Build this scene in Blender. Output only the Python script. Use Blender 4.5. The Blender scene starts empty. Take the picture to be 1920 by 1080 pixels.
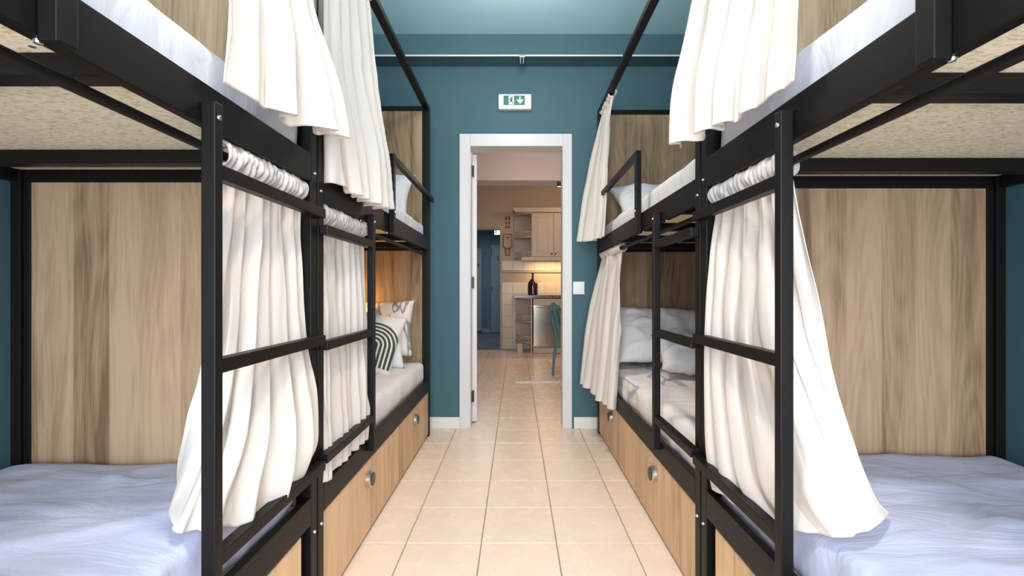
import bpy, bmesh, math, random
from mathutils import Vector, Matrix, noise
random.seed(7)
C = bpy.context.scene.collection
S = bpy.context.scene
# ---------------------------------------------------------------- camera
F, VX, VY, H = 854.0, 968.0, 546.0, 1.05
cd = bpy.data.cameras.new('camera'); cam = bpy.data.objects.new('camera', cd); C.objects.link(cam)
cam.location = (0, 0, H); cam.rotation_euler = (math.pi/2, 0, 0)
cd.sensor_width = 36; cd.lens = 36*F/1920; cd.shift_x = (960-VX)/1920; cd.shift_y = (VY-540)/1920
cd.clip_start = 0.02
S.camera = cam
# ---------------------------------------------------------------- light
S.view_settings.view_transform = 'Standard'; S.view_settings.look = 'None'
S.view_settings.gamma = 1; S.view_settings.use_curve_mapping = False
S.view_settings.exposure = 1.0
w = bpy.data.worlds.new('world'); S.world = w; w.use_nodes = True
w.node_tree.nodes['Background'].inputs[0].default_value = (0.75, 0.85, 1, 1)
w.node_tree.nodes['Background'].inputs[1].default_value = 1.0
def area(name, loc, rot, sx, sy, power, col, spread=math.pi):
    l = bpy.data.lights.new(name, 'AREA'); l.shape = 'RECTANGLE'; l.size = sx; l.size_y = sy
    l.energy = power; l.color = col; l.spread = spread
    o = bpy.data.objects.new(name, l); C.objects.link(o); o.location = loc; o.rotation_euler = rot
    return o
def point(name, loc, power, col, r=0.05):
    l = bpy.data.lights.new(name, 'POINT'); l.energy = power; l.color = col; l.shadow_soft_size = r
    o = bpy.data.objects.new(name, l); C.objects.link(o); o.location = loc
    return o
PI = math.pi; R_ = math.radians
area('daylight', (0, -1.62, 1.45), (PI/2, 0, 0), 2.5, 2.3, 100, (0.87, 0.91, 1.0))  # area light just inside the unseen back window, standing in for daylight
point('dormitory_fill', (0.0, 0.60, 2.66), 9.5, (1.0, 0.85, 0.74), 0.11)  # added fill above the aisle, out of view, brightens ceiling and curtains
area('dormitory_down_fill', (0.0, 0.60, 2.60), (0, 0, 0), 0.16, 0.16, 4.8, (1.0, 0.84, 0.72), R_(115))  # added downward fill for the floor and lower curtains
area('dormitory_down_fill', (0.0, 2.45, 2.64), (0, 0, 0), 0.16, 0.16, 3.0, (1.0, 0.84, 0.72), R_(115))  # second added downward fill, nearer the doorway
point('dormitory_fill', (0.0, 2.45, 2.66), 9, (1.0, 0.85, 0.74), 0.10)  # second added fill above the aisle, out of view
point('kitchen_fill', (0.3, 4.7, 2.60), 14, (1.0, 0.82, 0.68), 0.09)  # added fill, hidden above the doorway, lights the beam face
point('kitchen_fill', (1.0, 6.9, 2.55), 8, (1.0, 0.72, 0.46), 0.09)  # added warm fill, out of view to the right
area('under_cabinet_light', (0.75, 7.95, 1.585), (0, 0, 0), 0.9, 0.08, 5.0, (1.0, 0.66, 0.32))
area('hall_fill', (-0.7, 9.8, 2.5), (0, 0, 0), 0.5, 1.5, 7, (0.85, 0.92, 1.0))  # unseen area light under the closed hall ceiling, no window there
point('reading_light', (-1.12, 3.14, 0.98), 1.6, (1.0, 0.50, 0.16), 0.03)
# ---------------------------------------------------------------- materials
def mat(name, col=(0.8,0.8,0.8), rough=0.5, metal=0.0, spec=0.5):
    m = bpy.data.materials.new(name); m.use_nodes = True
    b = m.node_tree.nodes['Principled BSDF']
    b.inputs['Base Color'].default_value = (*col, 1); b.inputs['Roughness'].default_value = rough
    b.inputs['Metallic'].default_value = metal; b.inputs['Specular IOR Level'].default_value = spec
    return m
class N:
    def __init__(s, m): s.t = m.node_tree; s.b = s.t.nodes['Principled BSDF']
    def n(s, ty, **k):
        x = s.t.nodes.new(ty)
        for a, v in k.items(): setattr(x, a, v)
        return x
    def l(s, a, b): s.t.links.new(a, b)
    def math(s, op, a, b=None):
        x = s.n('ShaderNodeMath', operation=op)
        for i, v in enumerate((a, b)):
            if v is None: continue
            if isinstance(v, (int, float)): x.inputs[i].default_value = v
            else: s.l(v, x.inputs[i])
        return x.outputs[0]
    def noise(s, vec, scale, detail=3, rough=0.5, dist=0):
        x = s.n('ShaderNodeTexNoise'); x.inputs['Scale'].default_value = scale
        x.inputs['Detail'].default_value = detail; x.inputs['Roughness'].default_value = rough
        x.inputs['Distortion'].default_value = dist
        if vec is not None: s.l(vec, x.inputs['Vector'])
        return x.outputs[0]
    def ramp(s, fac, stops):
        x = s.n('ShaderNodeValToRGB'); e = x.color_ramp.elements
        while len(e) < len(stops): e.new(0.5)
        for q, (p, c) in zip(e, stops): q.position = p; q.color = (*c, 1)
        s.l(fac, x.inputs[0]); return x.outputs[0]
    def mix(s, fac, a, b):
        x = s.n('ShaderNodeMix', data_type='RGBA')
        if isinstance(fac, (int, float)): x.inputs[0].default_value = fac
        else: s.l(fac, x.inputs[0])
        for i, v in ((6, a), (7, b)):
            if isinstance(v, tuple): x.inputs[i].default_value = (*v, 1)
            else: s.l(v, x.inputs[i])
        return x.outputs[2]
    def bump(s, h, strength=0.3, dist=0.002):
        x = s.n('ShaderNodeBump'); x.inputs['Strength'].default_value = strength
        x.inputs['Distance'].default_value = dist
        s.l(h, x.inputs['Height']); s.l(x.outputs[0], s.b.inputs['Normal'])
    def obj(s): return s.n('ShaderNodeTexCoord').outputs['Object']
    def rnd(s): return s.n('ShaderNodeObjectInfo').outputs['Random']
def wood(name, light, mid, dark):
    m = mat(name, rough=0.5, spec=0.3); k = N(m)
    sp = k.n('ShaderNodeSeparateXYZ'); k.l(k.obj(), sp.inputs[0])
    r = k.math('MULTIPLY', k.rnd(), 37.0)
    h = k.math('ADD', k.math('ADD', sp.outputs[0], sp.outputs[1]), r)
    # slow sideways wander of the grain
    wv = k.n('ShaderNodeCombineXYZ'); k.l(k.math('MULTIPLY', h, 5.0), wv.inputs[0]); k.l(k.math('MULTIPLY', sp.outputs[2], 1.6), wv.inputs[2])
    wander = k.math('MULTIPLY', k.noise(wv.outputs[0], 1.0, 2), 0.075)
    hh = k.math('ADD', h, wander)
    v = k.n('ShaderNodeCombineXYZ'); k.l(k.math('MULTIPLY', hh, 17.0), v.inputs[0]); k.l(k.math('MULTIPLY', sp.outputs[2], 0.9), v.inputs[2])
    g = k.noise(v.outputs[0], 1.0, 5, 0.62)
    v2 = k.n('ShaderNodeCombineXYZ'); k.l(k.math('MULTIPLY', hh, 170.0), v2.inputs[0]); k.l(k.math('MULTIPLY', sp.outputs[2], 5.0), v2.inputs[2])
    fine = k.noise(v2.outputs[0], 1.0, 3, 0.6)
    v3 = k.n('ShaderNodeCombineXYZ'); k.l(k.math('MULTIPLY', h, 7.0), v3.inputs[0]); k.l(k.math('MULTIPLY', sp.outputs[2], 0.9), v3.inputs[2])
    arch = k.math('SINE', k.math('MULTIPLY', k.noise(v3.outputs[0], 1.0, 1, 0.4), 90.0))
    strip = k.n('ShaderNodeTexWhiteNoise', noise_dimensions='1D'); k.l(k.math('FLOOR', k.math('MULTIPLY', h, 9.0)), strip.inputs['W'])
    f = k.math('ADD', k.math('ADD', k.math('MULTIPLY', g, 0.75), k.math('MULTIPLY', fine, 0.28)), k.math('ADD', k.math('MULTIPLY', strip.outputs['Value'], 0.20), k.math('MULTIPLY', arch, 0.028)))
    col = k.ramp(f, [(0.42, dark), (0.56, mid), (0.74, light)])
    k.l(col, k.b.inputs['Base Color']); k.bump(fine, 0.12, 0.001)
    return m
M = {}
M['metal'] = mat('black_metal', (0.005, 0.0045, 0.004), 0.46, 0.0, 0.22)
k = N(M['metal']); k.bump(k.noise(k.obj(), 500, 2), 0.08, 0.0005)
M['wood'] = wood('oak_laminate', (0.41, 0.292, 0.175), (0.30, 0.205, 0.120), (0.155, 0.096, 0.052))
M['drawer'] = wood('oak_laminate_drawer', (0.74, 0.50, 0.30), (0.62, 0.41, 0.235), (0.42, 0.26, 0.14))
M['teal'] = mat('teal_wall_paint', (0.060, 0.132, 0.155), 0.62, 0, 0.3)
k = N(M['teal']); n_ = k.noise(k.obj(), 55, 4); k.bump(n_, 0.12, 0.002)
k.l(k.mix(k.noise(k.obj(), 2.2, 3), (0.054, 0.125, 0.150), (0.064, 0.138, 0.164)), k.b.inputs['Base Color'])
M['ceil'] = mat('pale_blue_ceiling_paint', (0.40, 0.69, 0.78), 0.8, 0, 0.2)
M['white'] = mat('white_lacquer', (0.66, 0.65, 0.64), 0.4)
M['cream'] = mat('cream_baseboard', (0.74, 0.74, 0.66), 0.5)
M['steel'] = mat('chrome', (0.62, 0.62, 0.62), 0.3, 1.0)
M['dark'] = mat('dark_cap', (0.03, 0.028, 0.026), 0.35)
M['plastic'] = mat('white_plastic', (0.80, 0.80, 0.79), 0.35)
M['knobside'] = mat('pale_grey_plastic', (0.62, 0.62, 0.62), 0.35)
M['clear'] = mat('clear_cover', (0.85, 0.87, 0.86), 0.2)
M['green'] = mat('sign_green', (0.0, 0.16, 0.10), 0.4)
# floor tile
m = M['tile'] = mat('cream_floor_tile', (0.7, 0.6, 0.5), 0.22, 0, 0.5); k = N(m)
o_ = k.n('ShaderNodeVectorMath', operation='ADD'); k.l(k.obj(), o_.inputs[0])
cx = k.n('ShaderNodeCombineXYZ'); k.l(k.math('MULTIPLY', k.rnd(), 50), cx.inputs[0]); k.l(k.math('MULTIPLY', k.rnd(), 31), cx.inputs[1]); k.l(cx.outputs[0], o_.inputs[1])
nn = k.noise(o_.outputs[0], 9, 4, 0.5, 0.0)
c1 = k.ramp(nn, [(0.15, (0.82, 0.65, 0.51)), (0.85, (0.90, 0.735, 0.59))])
k.l(k.mix(k.math('MULTIPLY', k.rnd(), 0.22), c1, (0.84, 0.67, 0.53)), k.b.inputs['Base Color'])
k.l(k.math('ADD', k.math('MULTIPLY', nn, 0.08), 0.23), k.b.inputs['Roughness']); k.bump(nn, 0.02, 0.002)
M['grout'] = mat('grout', (0.36, 0.25, 0.17), 0.9)
# fabrics
def fabric(name, col, rough=0.9, weave=900, transl=0.0, col2=None):
    m = mat(name, col, rough, 0, 0.15); k = N(m)
    if col2: k.l(k.mix(k.noise(k.obj(), 3, 3), col, col2), k.b.inputs['Base Color'])
    k.bump(k.noise(k.obj(), weave, 2), 0.12, 0.0006)
    k.b.inputs['Sheen Weight'].default_value = 0.1
    if transl:
        tr = k.n('ShaderNodeBsdfTranslucent'); tr.inputs[0].default_value = (*col, 1)
        mx = k.n('ShaderNodeMixShader'); mx.inputs[0].default_value = transl
        out = k.t.nodes['Material Output']
        k.l(k.b.outputs[0], mx.inputs[1]); k.l(tr.outputs[0], mx.inputs[2]); k.l(mx.outputs[0], out.inputs[0])
    return m
M['curtain'] = fabric('cream_curtain_cotton', (0.84, 0.78, 0.715), transl=0.28)
def sheetmat(name, c):
    m = fabric(name, c); k = N(m)
    mp = k.n('ShaderNodeMapping'); mp.inputs['Scale'].default_value = (3.5, 9, 5); mp.inputs['Rotation'].default_value = (0, 0, 0.5)
    k.l(k.obj(), mp.inputs[0])
    k.bump(k.noise(mp.outputs[0], 1.0, 4, 0.55, 1.1), 0.5, 0.014)
    return m
M['sheet'] = sheetmat('cool_lit_white_sheet', (0.49, 0.53, 0.70))  # white sheet tinted blue: cool window light put into the base colour
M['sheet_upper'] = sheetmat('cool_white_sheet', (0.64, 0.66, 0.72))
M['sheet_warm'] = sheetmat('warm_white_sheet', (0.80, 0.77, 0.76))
m = M['leafsheet'] = sheetmat('leaf_print_sheet', (0.80, 0.75, 0.72)); k = N(m)
mp = k.n('ShaderNodeMapping'); mp.inputs['Scale'].default_value = (9, 2.6, 4); mp.inputs['Rotation'].default_value = (0, 0, 0.9); k.l(k.obj(), mp.inputs[0])
lf = k.noise(mp.outputs[0], 0.9, 1, 0.4, 0.8)
k.l(k.ramp(lf, [(0.55, (0.86, 0.80, 0.76)), (0.60, (0.46, 0.46, 0.52)), (0.66, (0.44, 0.45, 0.52)), (0.71, (0.86, 0.80, 0.76))]), k.b.inputs['Base Color'])
M['pillow'] = sheetmat('white_pillowcase', (0.80, 0.80, 0.80))
M['pillow_grey'] = sheetmat('cool_white_pillowcase', (0.70, 0.70, 0.72))
# cushion with printed arches
m = M['arches'] = fabric('arch_print_cotton', (0.80, 0.78, 0.72)); k = N(m)
def archset(cx, cy, R):
    sp = k.n('ShaderNodeSeparateXYZ'); k.l(k.obj(), sp.inputs[0])
    x = k.math('SUBTRACT', sp.outputs[0], cx); y = k.math('MAXIMUM', k.math('SUBTRACT', sp.outputs[1], cy), 0.0)
    r = k.math('SQRT', k.math('ADD', k.math('MULTIPLY', x, x), k.math('MULTIPLY', y, y)))
    st = k.math('GREATER_THAN', k.math('FRACT', k.math('MULTIPLY', r, 40.0)), 0.42)
    return k.math('MULTIPLY', k.math('MULTIPLY', st, k.math('LESS_THAN', r, R)), k.math('GREATER_THAN', sp.outputs[1], cy-0.13))
a1 = archset(0.065, -0.03, 0.150); a2 = archset(-0.13, 0.12, 0.08)
k.l(k.mix(k.math('MAXIMUM', a1, a2), (0.80, 0.78, 0.72), (0.065, 0.085, 0.062)), k.b.inputs['Base Color'])
m = M['leafcase'] = fabric('leaf_print_pillowcase', (0.82, 0.79, 0.74)); k = N(m)
mp = k.n('ShaderNodeMapping'); mp.inputs['Scale'].default_value = (16, 5, 4); mp.inputs['Rotation'].default_value = (0, 0, 0.7); k.l(k.obj(), mp.inputs[0])
lf = k.noise(mp.outputs[0], 1.0, 1, 0.4, 1.2)
k.l(k.ramp(lf, [(0.52, (0.80, 0.76, 0.70)), (0.56, (0.30, 0.29, 0.27)), (0.62, (0.32, 0.31, 0.29)), (0.66, (0.80, 0.76, 0.70))]), k.b.inputs['Base Color'])
# chipboard
m = M['chip'] = mat('chipboard', (0.6, 0.5, 0.38), 0.85, 0, 0.1); k = N(m)
mp = k.n('ShaderNodeMapping'); mp.inputs['Scale'].default_value = (1, 2.4, 1); k.l(k.obj(), mp.inputs[0])
sp1 = k.noise(mp.outputs[0], 70, 3, 0.6)
c_ = k.ramp(sp1, [(0.33, (0.60, 0.49, 0.32)), (0.5, (0.86, 0.75, 0.52)), (0.7, (0.93, 0.84, 0.64))])
vo = k.n('ShaderNodeTexVoronoi'); vo.inputs['Scale'].default_value = 5.5; k.l(k.obj(), vo.inputs['Vector'])
sp_ = k.math('LESS_THAN', vo.outputs['Distance'], 0.035)
k.l(k.mix(sp_, c_, (0.16, 0.10, 0.06)), k.b.inputs['Base Color'])
# kitchen
M['kwall'] = mat('beige_kitchen_wall', (0.52, 0.42, 0.33), 0.8, 0, 0.2)
M['kbeam'] = mat('pinkish_white_kitchen_ceiling', (0.62, 0.54, 0.50), 0.8, 0, 0.2)
M['ktile'] = mat('cream_wall_tile', (0.60, 0.52, 0.40), 0.3); k = N(M['ktile'])
k.l(k.mix(k.rnd(), (0.58, 0.50, 0.38), (0.64, 0.55, 0.43)), k.b.inputs['Base Color'])
M['kmould'] = mat('beige_moulding', (0.42, 0.33, 0.24), 0.4)
M['kcab'] = mat('cream_cabinet', (0.56, 0.46, 0.35), 0.45)
M['granite'] = mat('brown_granite', (0.12, 0.10, 0.07), 0.2); k = N(M['granite'])
k.l(k.ramp(k.noise(k.obj(), 60, 3, 0.8), [(0.35, (0.05, 0.04, 0.03)), (0.6, (0.26, 0.23, 0.17))]), k.b.inputs['Base Color'])
M['inox'] = mat('brushed_steel', (0.50, 0.44, 0.37), 0.16, 1.0)
M['bottle'] = mat('dark_bottle_glass', (0.015, 0.008, 0.006), 0.06, 0, 0.8)
M['chair'] = mat('teal_chair_paint', (0.07, 0.20, 0.22), 0.35)
M['hall'] = mat('blue_hall_paint', (0.15, 0.24, 0.31), 0.7)
M['halldoor'] = mat('grey_blue_door', (0.28, 0.36, 0.42), 0.5)
M['hallfloor'] = mat('grey_hall_floor', (0.16, 0.17, 0.19), 0.4)
M['red'] = mat('dark_red_print', (0.22, 0.03, 0.02), 0.5)
M['beige'] = mat('beige_pouch', (0.50, 0.38, 0.28), 0.6)
M['signglow'] = mat('lit_sign_face', (0.8, 0.9, 1), 0.4)
M['signglow'].node_tree.nodes['Principled BSDF'].inputs['Emission Color'].default_value = (0.75, 0.9, 1, 1)
M['signglow'].node_tree.nodes['Principled BSDF'].inputs['Emission Strength'].default_value = 1.2
M['lamp'] = mat('lamp_diffuser', (1, 0.9, 0.8), 0.4)
M['lamp'].node_tree.nodes['Principled BSDF'].inputs['Emission Color'].default_value = (1, 0.85, 0.66, 1)
M['lamp'].node_tree.nodes['Principled BSDF'].inputs['Emission Strength'].default_value = 3
M['glass'] = mat('window_glass', (1, 1, 1), 0.0)
M['glass'].node_tree.nodes['Principled BSDF'].inputs['Transmission Weight'].default_value = 1
# ---------------------------------------------------------------- helpers
def tag(o, label=None, cat=None, group=None, kind=None):
    if label: o['label'] = label
    if cat: o['category'] = cat
    if group: o['group'] = group
    if kind: o['kind'] = kind
    return o
def empty(name, loc, label=None, cat=None, group=None, kind=None):
    o = bpy.data.objects.new(name, None); C.objects.link(o); o.location = loc; o.empty_display_size = 0.1
    return tag(o, label, cat, group, kind)
def wpos(o):
    p = Vector(o.location)
    while o.parent: o = o.parent; p = p + Vector(o.location)
    return p
def link(name, me, material, parent=None, loc=(0,0,0), smooth=False, rot=None):
    """loc is a WORLD position; parents are never rotated"""
    o = bpy.data.objects.new(name, me); C.objects.link(o)
    if material and not me.materials: me.materials.append(material)
    if smooth: me.shade_smooth()
    if parent: o.parent = parent; loc = Vector(loc) - wpos(parent)
    o.location = loc
    if rot: o.rotation_euler = rot
    return o
_cache = {}
def box(name, a, b, material, parent=None, bev=0.0):
    """box between two world corners, origin at its centre"""
    a = Vector(a); b = Vector(b); lo = Vector(map(min, a, b)); hi = Vector(map(max, a, b)); d = hi-lo; c = (lo+hi)/2
    key = (round(d.x,4), round(d.y,4), round(d.z,4), material.name, bev)
    me = _cache.get(key)
    if me is None:
        bm = bmesh.new(); bmesh.ops.create_cube(bm, size=1, matrix=Matrix.Diagonal((d.x, d.y, d.z, 1)))
        if bev: bmesh.ops.bevel(bm, geom=list(bm.edges), offset=min(bev, min(d)*0.45), segments=2, affect='EDGES', profile=0.6)
        me = bpy.data.meshes.new(name); bm.to_mesh(me); bm.free(); _cache[key] = me
    return link(name, me, material, parent, c)
def multibox(name, boxes, material, parent=None, bev=0.0):
    bm = bmesh.new(); o = Vector(boxes[0][0])
    for a, b in boxes:
        a = Vector(a)-o; b = Vector(b)-o; d = b-a; c = (a+b)/2
        r = bmesh.ops.create_cube(bm, size=1, matrix=Matrix.Translation(c) @ Matrix.Diagonal((abs(d.x), abs(d.y), abs(d.z), 1)))
    if bev: bmesh.ops.bevel(bm, geom=list(bm.edges), offset=bev, segments=1, affect='EDGES')
    me = bpy.data.meshes.new(name); bm.to_mesh(me); bm.free()
    return link(name, me, material, parent, o)
def lathe(name, prof, loc, material, parent=None, axis='Z', seg=24, flip=1):
    """prof: list of (radius, height)"""
    vs, fs = [], []
    n = len(prof)
    for j in range(seg):
        a = 2*PI*j/seg
        for r, h in prof:
            p = (r*math.cos(a), r*math.sin(a), h*flip)
            if axis == 'X': p = (p[2], p[0], p[1])
            if axis == 'Y': p = (p[0], p[2], p[1])
            vs.append(p)
    for j in range(seg):
        for i in range(n-1):
            a = j*n+i; b = ((j+1)%seg)*n+i
            fs.append((a, b, b+1, a+1))
    me = bpy.data.meshes.new(name); me.from_pydata(vs, [], fs)
    bm = bmesh.new(); bm.from_mesh(me); bmesh.ops.remove_doubles(bm, verts=bm.verts, dist=1e-5)
    bmesh.ops.recalc_face_normals(bm, faces=bm.faces); bm.to_mesh(me); bm.free()
    o = link(name, me, material, parent, loc); me.shade_smooth(); me.set_sharp_from_angle(angle=0.6)
    return o
def tube(name, pts, r, material, parent=None, seg=12):
    pts = [Vector(p) for p in pts]; o = pts[0]
    vs, fs = [], []
    up = Vector((0,0,1))
    for i, p in enumerate(pts):
        t = (pts[min(i+1, len(pts)-1)] - pts[max(i-1, 0)]).normalized()
        s = t.cross(up) if abs(t.z) < 0.95 else t.cross(Vector((0,1,0)))
        s.normalize(); u = s.cross(t)
        rr = r(i/(len(pts)-1)) if callable(r) else r
        for j in range(seg):
            a = 2*PI*j/seg; vs.append(p-o + s*math.cos(a)*rr + u*math.sin(a)*rr)
    for i in range(len(pts)-1):
        for j in range(seg):
            fs.append((i*seg+j, i*seg+(j+1)%seg, (i+1)*seg+(j+1)%seg, (i+1)*seg+j))
    fs.append(tuple(range(seg))[::-1]); fs.append(tuple((len(pts)-1)*seg+j for j in range(seg)))
    me = bpy.data.meshes.new(name); me.from_pydata(vs, [], fs)
    ob = link(name, me, material, parent, o); me.shade_smooth(); me.set_sharp_from_angle(angle=0.9)
    return ob
def prism(name, poly, y, th, material, parent=None, holes=None):
    """flat polygon in XZ (world), extruded along +Y by th"""
    o = Vector((poly[0][0], y, poly[0][1]))
    bm = bmesh.new(); f = [bm.verts.new((x-o.x, 0, z-o.z)) for x, z in poly]; b = [bm.verts.new((x-o.x, th, z-o.z)) for x, z in poly]
    bm.faces.new(f); bm.faces.new(b[::-1]); n = len(poly)
    for i in range(n): bm.faces.new((f[i], b[i], b[(i+1)%n], f[(i+1)%n]))
    bmesh.ops.recalc_face_normals(bm, faces=bm.faces)
    me = bpy.data.meshes.new(name); bm.to_mesh(me); bm.free()
    return link(name, me, material, parent, o)
def fbm(p, s, o=3):
    v = 0; a = 1
    for i in range(o): v += a*noise.noise(Vector(p)*s*(2**i)); a *= 0.5
    return v
# ---------------------------------------------------------------- setting
YW = 3.487; XL = -1.60; XR = 1.64; ZC = 2.93; YB = -1.75
T = 0.3135
floor = empty('floor', (0, 0, 0), kind='structure')
box('grout_bed', (XL-0.1, YB-0.1, -0.08), (XR+0.1, 8.3, -0.005), M['grout'], floor)
tme = None
def tile_mesh():
    bm = bmesh.new(); s = T-0.0045
    bmesh.ops.create_cube(bm, size=1, matrix=Matrix.Translation((0,0,-0.004)) @ Matrix.Diagonal((s, s, 0.008, 1)))
    bmesh.ops.bevel(bm, geom=[e for e in bm.edges if e.verts[0].co.z > -0.001 and e.verts[1].co.z > -0.001], offset=0.0015, segments=1, affect='EDGES')
    me = bpy.data.meshes.new('tile'); bm.to_mesh(me); bm.free(); return me
tme = tile_mesh()
x0 = -0.1455; y0 = 1.896
for j in range(-8, 21):
    for i in range(-5, 6):
        cx_ = x0 + (i+0.5)*T; cy_ = y0 + (j+0.5)*T
        if cy_ < YW and (j < -8 or abs(i) > 5): continue
        if cy_ > YW and (i < -3 or i > 4): continue
        if cy_ > 8.05: continue
        o = link('tile', tme, M['tile'], floor, (cx_, cy_, random.uniform(-0.0006, 0.0006)))
def struct(name, boxes, m, **kw):
    return tag(multibox(name, boxes, m, **kw), kind='structure')
struct('wall_left', [((XL-0.1, YB, 0), (XL, YW, ZC))], M['teal'])
struct('wall_right', [((XR, YB, 0), (XR+0.1, YW, ZC))], M['teal'])
DX0, DX1, DZ = -0.343, 0.353, 2.135      # clear opening of the doorway (inside casing)
struct('wall_front', [((XL-0.1, YW, 0), (DX0-0.03, YW+0.14, ZC)), ((DX1+0.03, YW, 0), (XR+0.1, YW+0.14, ZC)), ((DX0-0.03, YW, DZ+0.03), (DX1+0.03, YW+0.14, ZC))], M['teal'])
struct('wall_back', [((XL, YB-0.1, 0), (-1.3, YB, ZC)), ((1.3, YB-0.1, 0), (XR, YB, ZC)), ((-1.3, YB-0.1, 0), (1.3, YB, 0.25)), ((-1.3, YB-0.1, 2.65), (1.3, YB, ZC))], M['teal'])
wf = empty('unseen_window', (0, YB-0.05, 0.25), kind='structure')  # unseen window, added behind the camera to account for the room's light
for a, b in (((-1.3,YB-0.09,0.25),(-1.24,YB-0.02,2.65)), ((1.24,YB-0.09,0.25),(1.3,YB-0.02,2.65)), ((-0.03,YB-0.09,0.31),(0.03,YB-0.02,2.59)), ((-1.24,YB-0.09,0.25),(1.24,YB-0.02,0.31)), ((-1.24,YB-0.09,2.59),(1.24,YB-0.02,2.65))):
    box('window_frame', a, b, M['white'], wf)
box('pane', (-1.24, YB-0.06, 0.31), (-0.03, YB-0.055, 2.59), M['glass'], wf)
box('pane', (0.03, YB-0.06, 0.31), (1.24, YB-0.055, 2.59), M['glass'], wf)
struct('ceiling', [((XL-0.1, YB-0.1, ZC), (XR+0.1, YW+0.14, ZC+0.1))], M['ceil'])
struct('trim_1', [((XL, 3.33, 2.769), (XR, YW, ZC))], M['teal'])['label'] = 'teal painted ceiling beam above the doorway wall'
for x0_, x1_ in ((XL, -0.43), (0.44, XR)):
    struct('baseboard_front', [((x0_, YW-0.014, 0), (x1_, YW, 0.088))], M['cream'], bev=0.003)
struct('baseboard_left', [((XL, YB, 0), (XL+0.014, YW-0.02, 0.088))], M['cream'])
struct('baseboard_right', [((XR-0.014, YB, 0), (XR, YW-0.02, 0.088))], M['cream'])
# door with casing, jambs and the leaf folded back into the kitchen
d = empty('door_1', (0, YW, 0), kind='structure')
cy0 = YW-0.018
def casing(a, b): box('casing', a, b, M['white'], d, 0.004)
casing((-0.433, cy0, 0), (-0.351, YW, 2.25)); casing((0.355, cy0, 0), (0.425, YW, 2.25)); casing((-0.351, cy0, 2.155), (0.355, YW, 2.25))
box('casing_bead', (-0.362, cy0-0.006, 0), (-0.348, YW-0.001, 2.168), M['white'], d, 0.003)
box('casing_bead', (0.352, cy0-0.006, 0), (0.366, YW-0.001, 2.168), M['white'], d, 0.003)
box('casing_bead', (-0.348, cy0-0.006, 2.154), (0.352, YW-0.001, 2.168), M['white'], d, 0.003)
box('jamb', (-0.373, YW, 0), (-0.351, YW+0.14, 2.165), M['white'], d); box('jamb', (0.355, YW, 0), (0.383, YW+0.14, 2.165), M['white'], d)
box('jamb', (-0.351, YW, 2.154), (0.355, YW+0.14, 2.165), M['white'], d)
bm = bmesh.new(); bmesh.ops.create_cube(bm, size=1, matrix=Matrix.Translation((0.020, 0.3425, 0)) @ Matrix.Diagonal((0.04, 0.685, 2.128, 1)))
bmesh.ops.bevel(bm, geom=list(bm.edges), offset=0.003, segments=1, affect='EDGES')
bmesh.ops.rotate(bm, verts=bm.verts, cent=(0.04, 0, 0), matrix=Matrix.Rotation(math.radians(9), 3, 'Z'))
me = bpy.data.meshes.new('door_leaf'); bm.to_mesh(me); bm.free()
leaf = link('door_leaf', me, M['white'], d, (-0.3535, YW+0.146, 1.076))
for z in (1.05-(742-VY)/F*3.63, 1.05-(530-VY)/F*3.63, 1.05-(322-VY)/F*3.63):
    h_ = multibox('hinge', [((-0.3535, YW+0.125, z-0.045), (-0.334, YW+0.1445, z+0.045)), ((-0.3515, YW+0.085, z-0.045), (-0.3485, YW+0.125, z+0.045))], M['dark'], leaf)
# conduit and clip under the beam edge
cl = empty('ceiling_conduit', (0, 3.325, 2.765), 'thin white conduit along the lower edge of the teal ceiling beam', 'conduit')
tube('conduit_pipe', [(-1.45, 3.322, 2.768), (0, 3.322, 2.769), (1.5, 3.322, 2.768)], 0.006, M['plastic'], cl)
u = empty('ceiling_hook', (0.04, 3.315, 2.77), 'small pale metal hook hanging at the middle of the ceiling beam', 'hook')
box('plate', (0.022, 3.304, 2.752), (0.064, 3.33, 2.764), M['steel'], u, 0.002)
for xx in (0.030, 0.053): tube('prong', [(xx, 3.312, 2.764), (xx, 3.312, 2.715), (xx+0.004*(1 if xx<0.04 else -1), 3.312, 2.705)], 0.0055, M['steel'], u)
# exit sign
def px(x, y, dep): return ((x-VX)/F*dep, H-(y-VY)/F*dep)
e = empty('exit_sign', (-0.02, YW, 2.5), 'white exit sign box with green running man and down arrow above the door', 'sign')
dy = YW-0.045
X0, Z0 = px(934.5, 204, dy); X1, Z1 = px(996.5, 176, dy)
box('housing', (X0, dy, Z0), (X1, YW, Z1), M['plastic'], e, 0.008)
X0, Z0 = px(944, 197, dy); X1, Z1 = px(984, 179.5, dy)
box('green_panel', (X0, dy-0.003, Z0), (X1, dy+0.002, Z1), M['green'], e)
gx = X0; gz = Z0; gw = X1-X0; gh = Z1-Z0
ys = dy-0.0045
def gp(pts, name='pictogram', m=None): return prism(name, [(gx+a*gw, gz+b*gh) for a, b in pts], ys, 0.002, m or M['plastic'], e)
gp([(0.24,0.04),(0.49,0.04),(0.49,0.96),(0.24,0.96)], 'door_symbol')
ys = dy-0.006
gp([(0.395+0.035*math.cos(t*PI/6), 0.80+0.085*math.sin(t*PI/6)) for t in range(12)], 'running_figure', M['green'])
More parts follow.
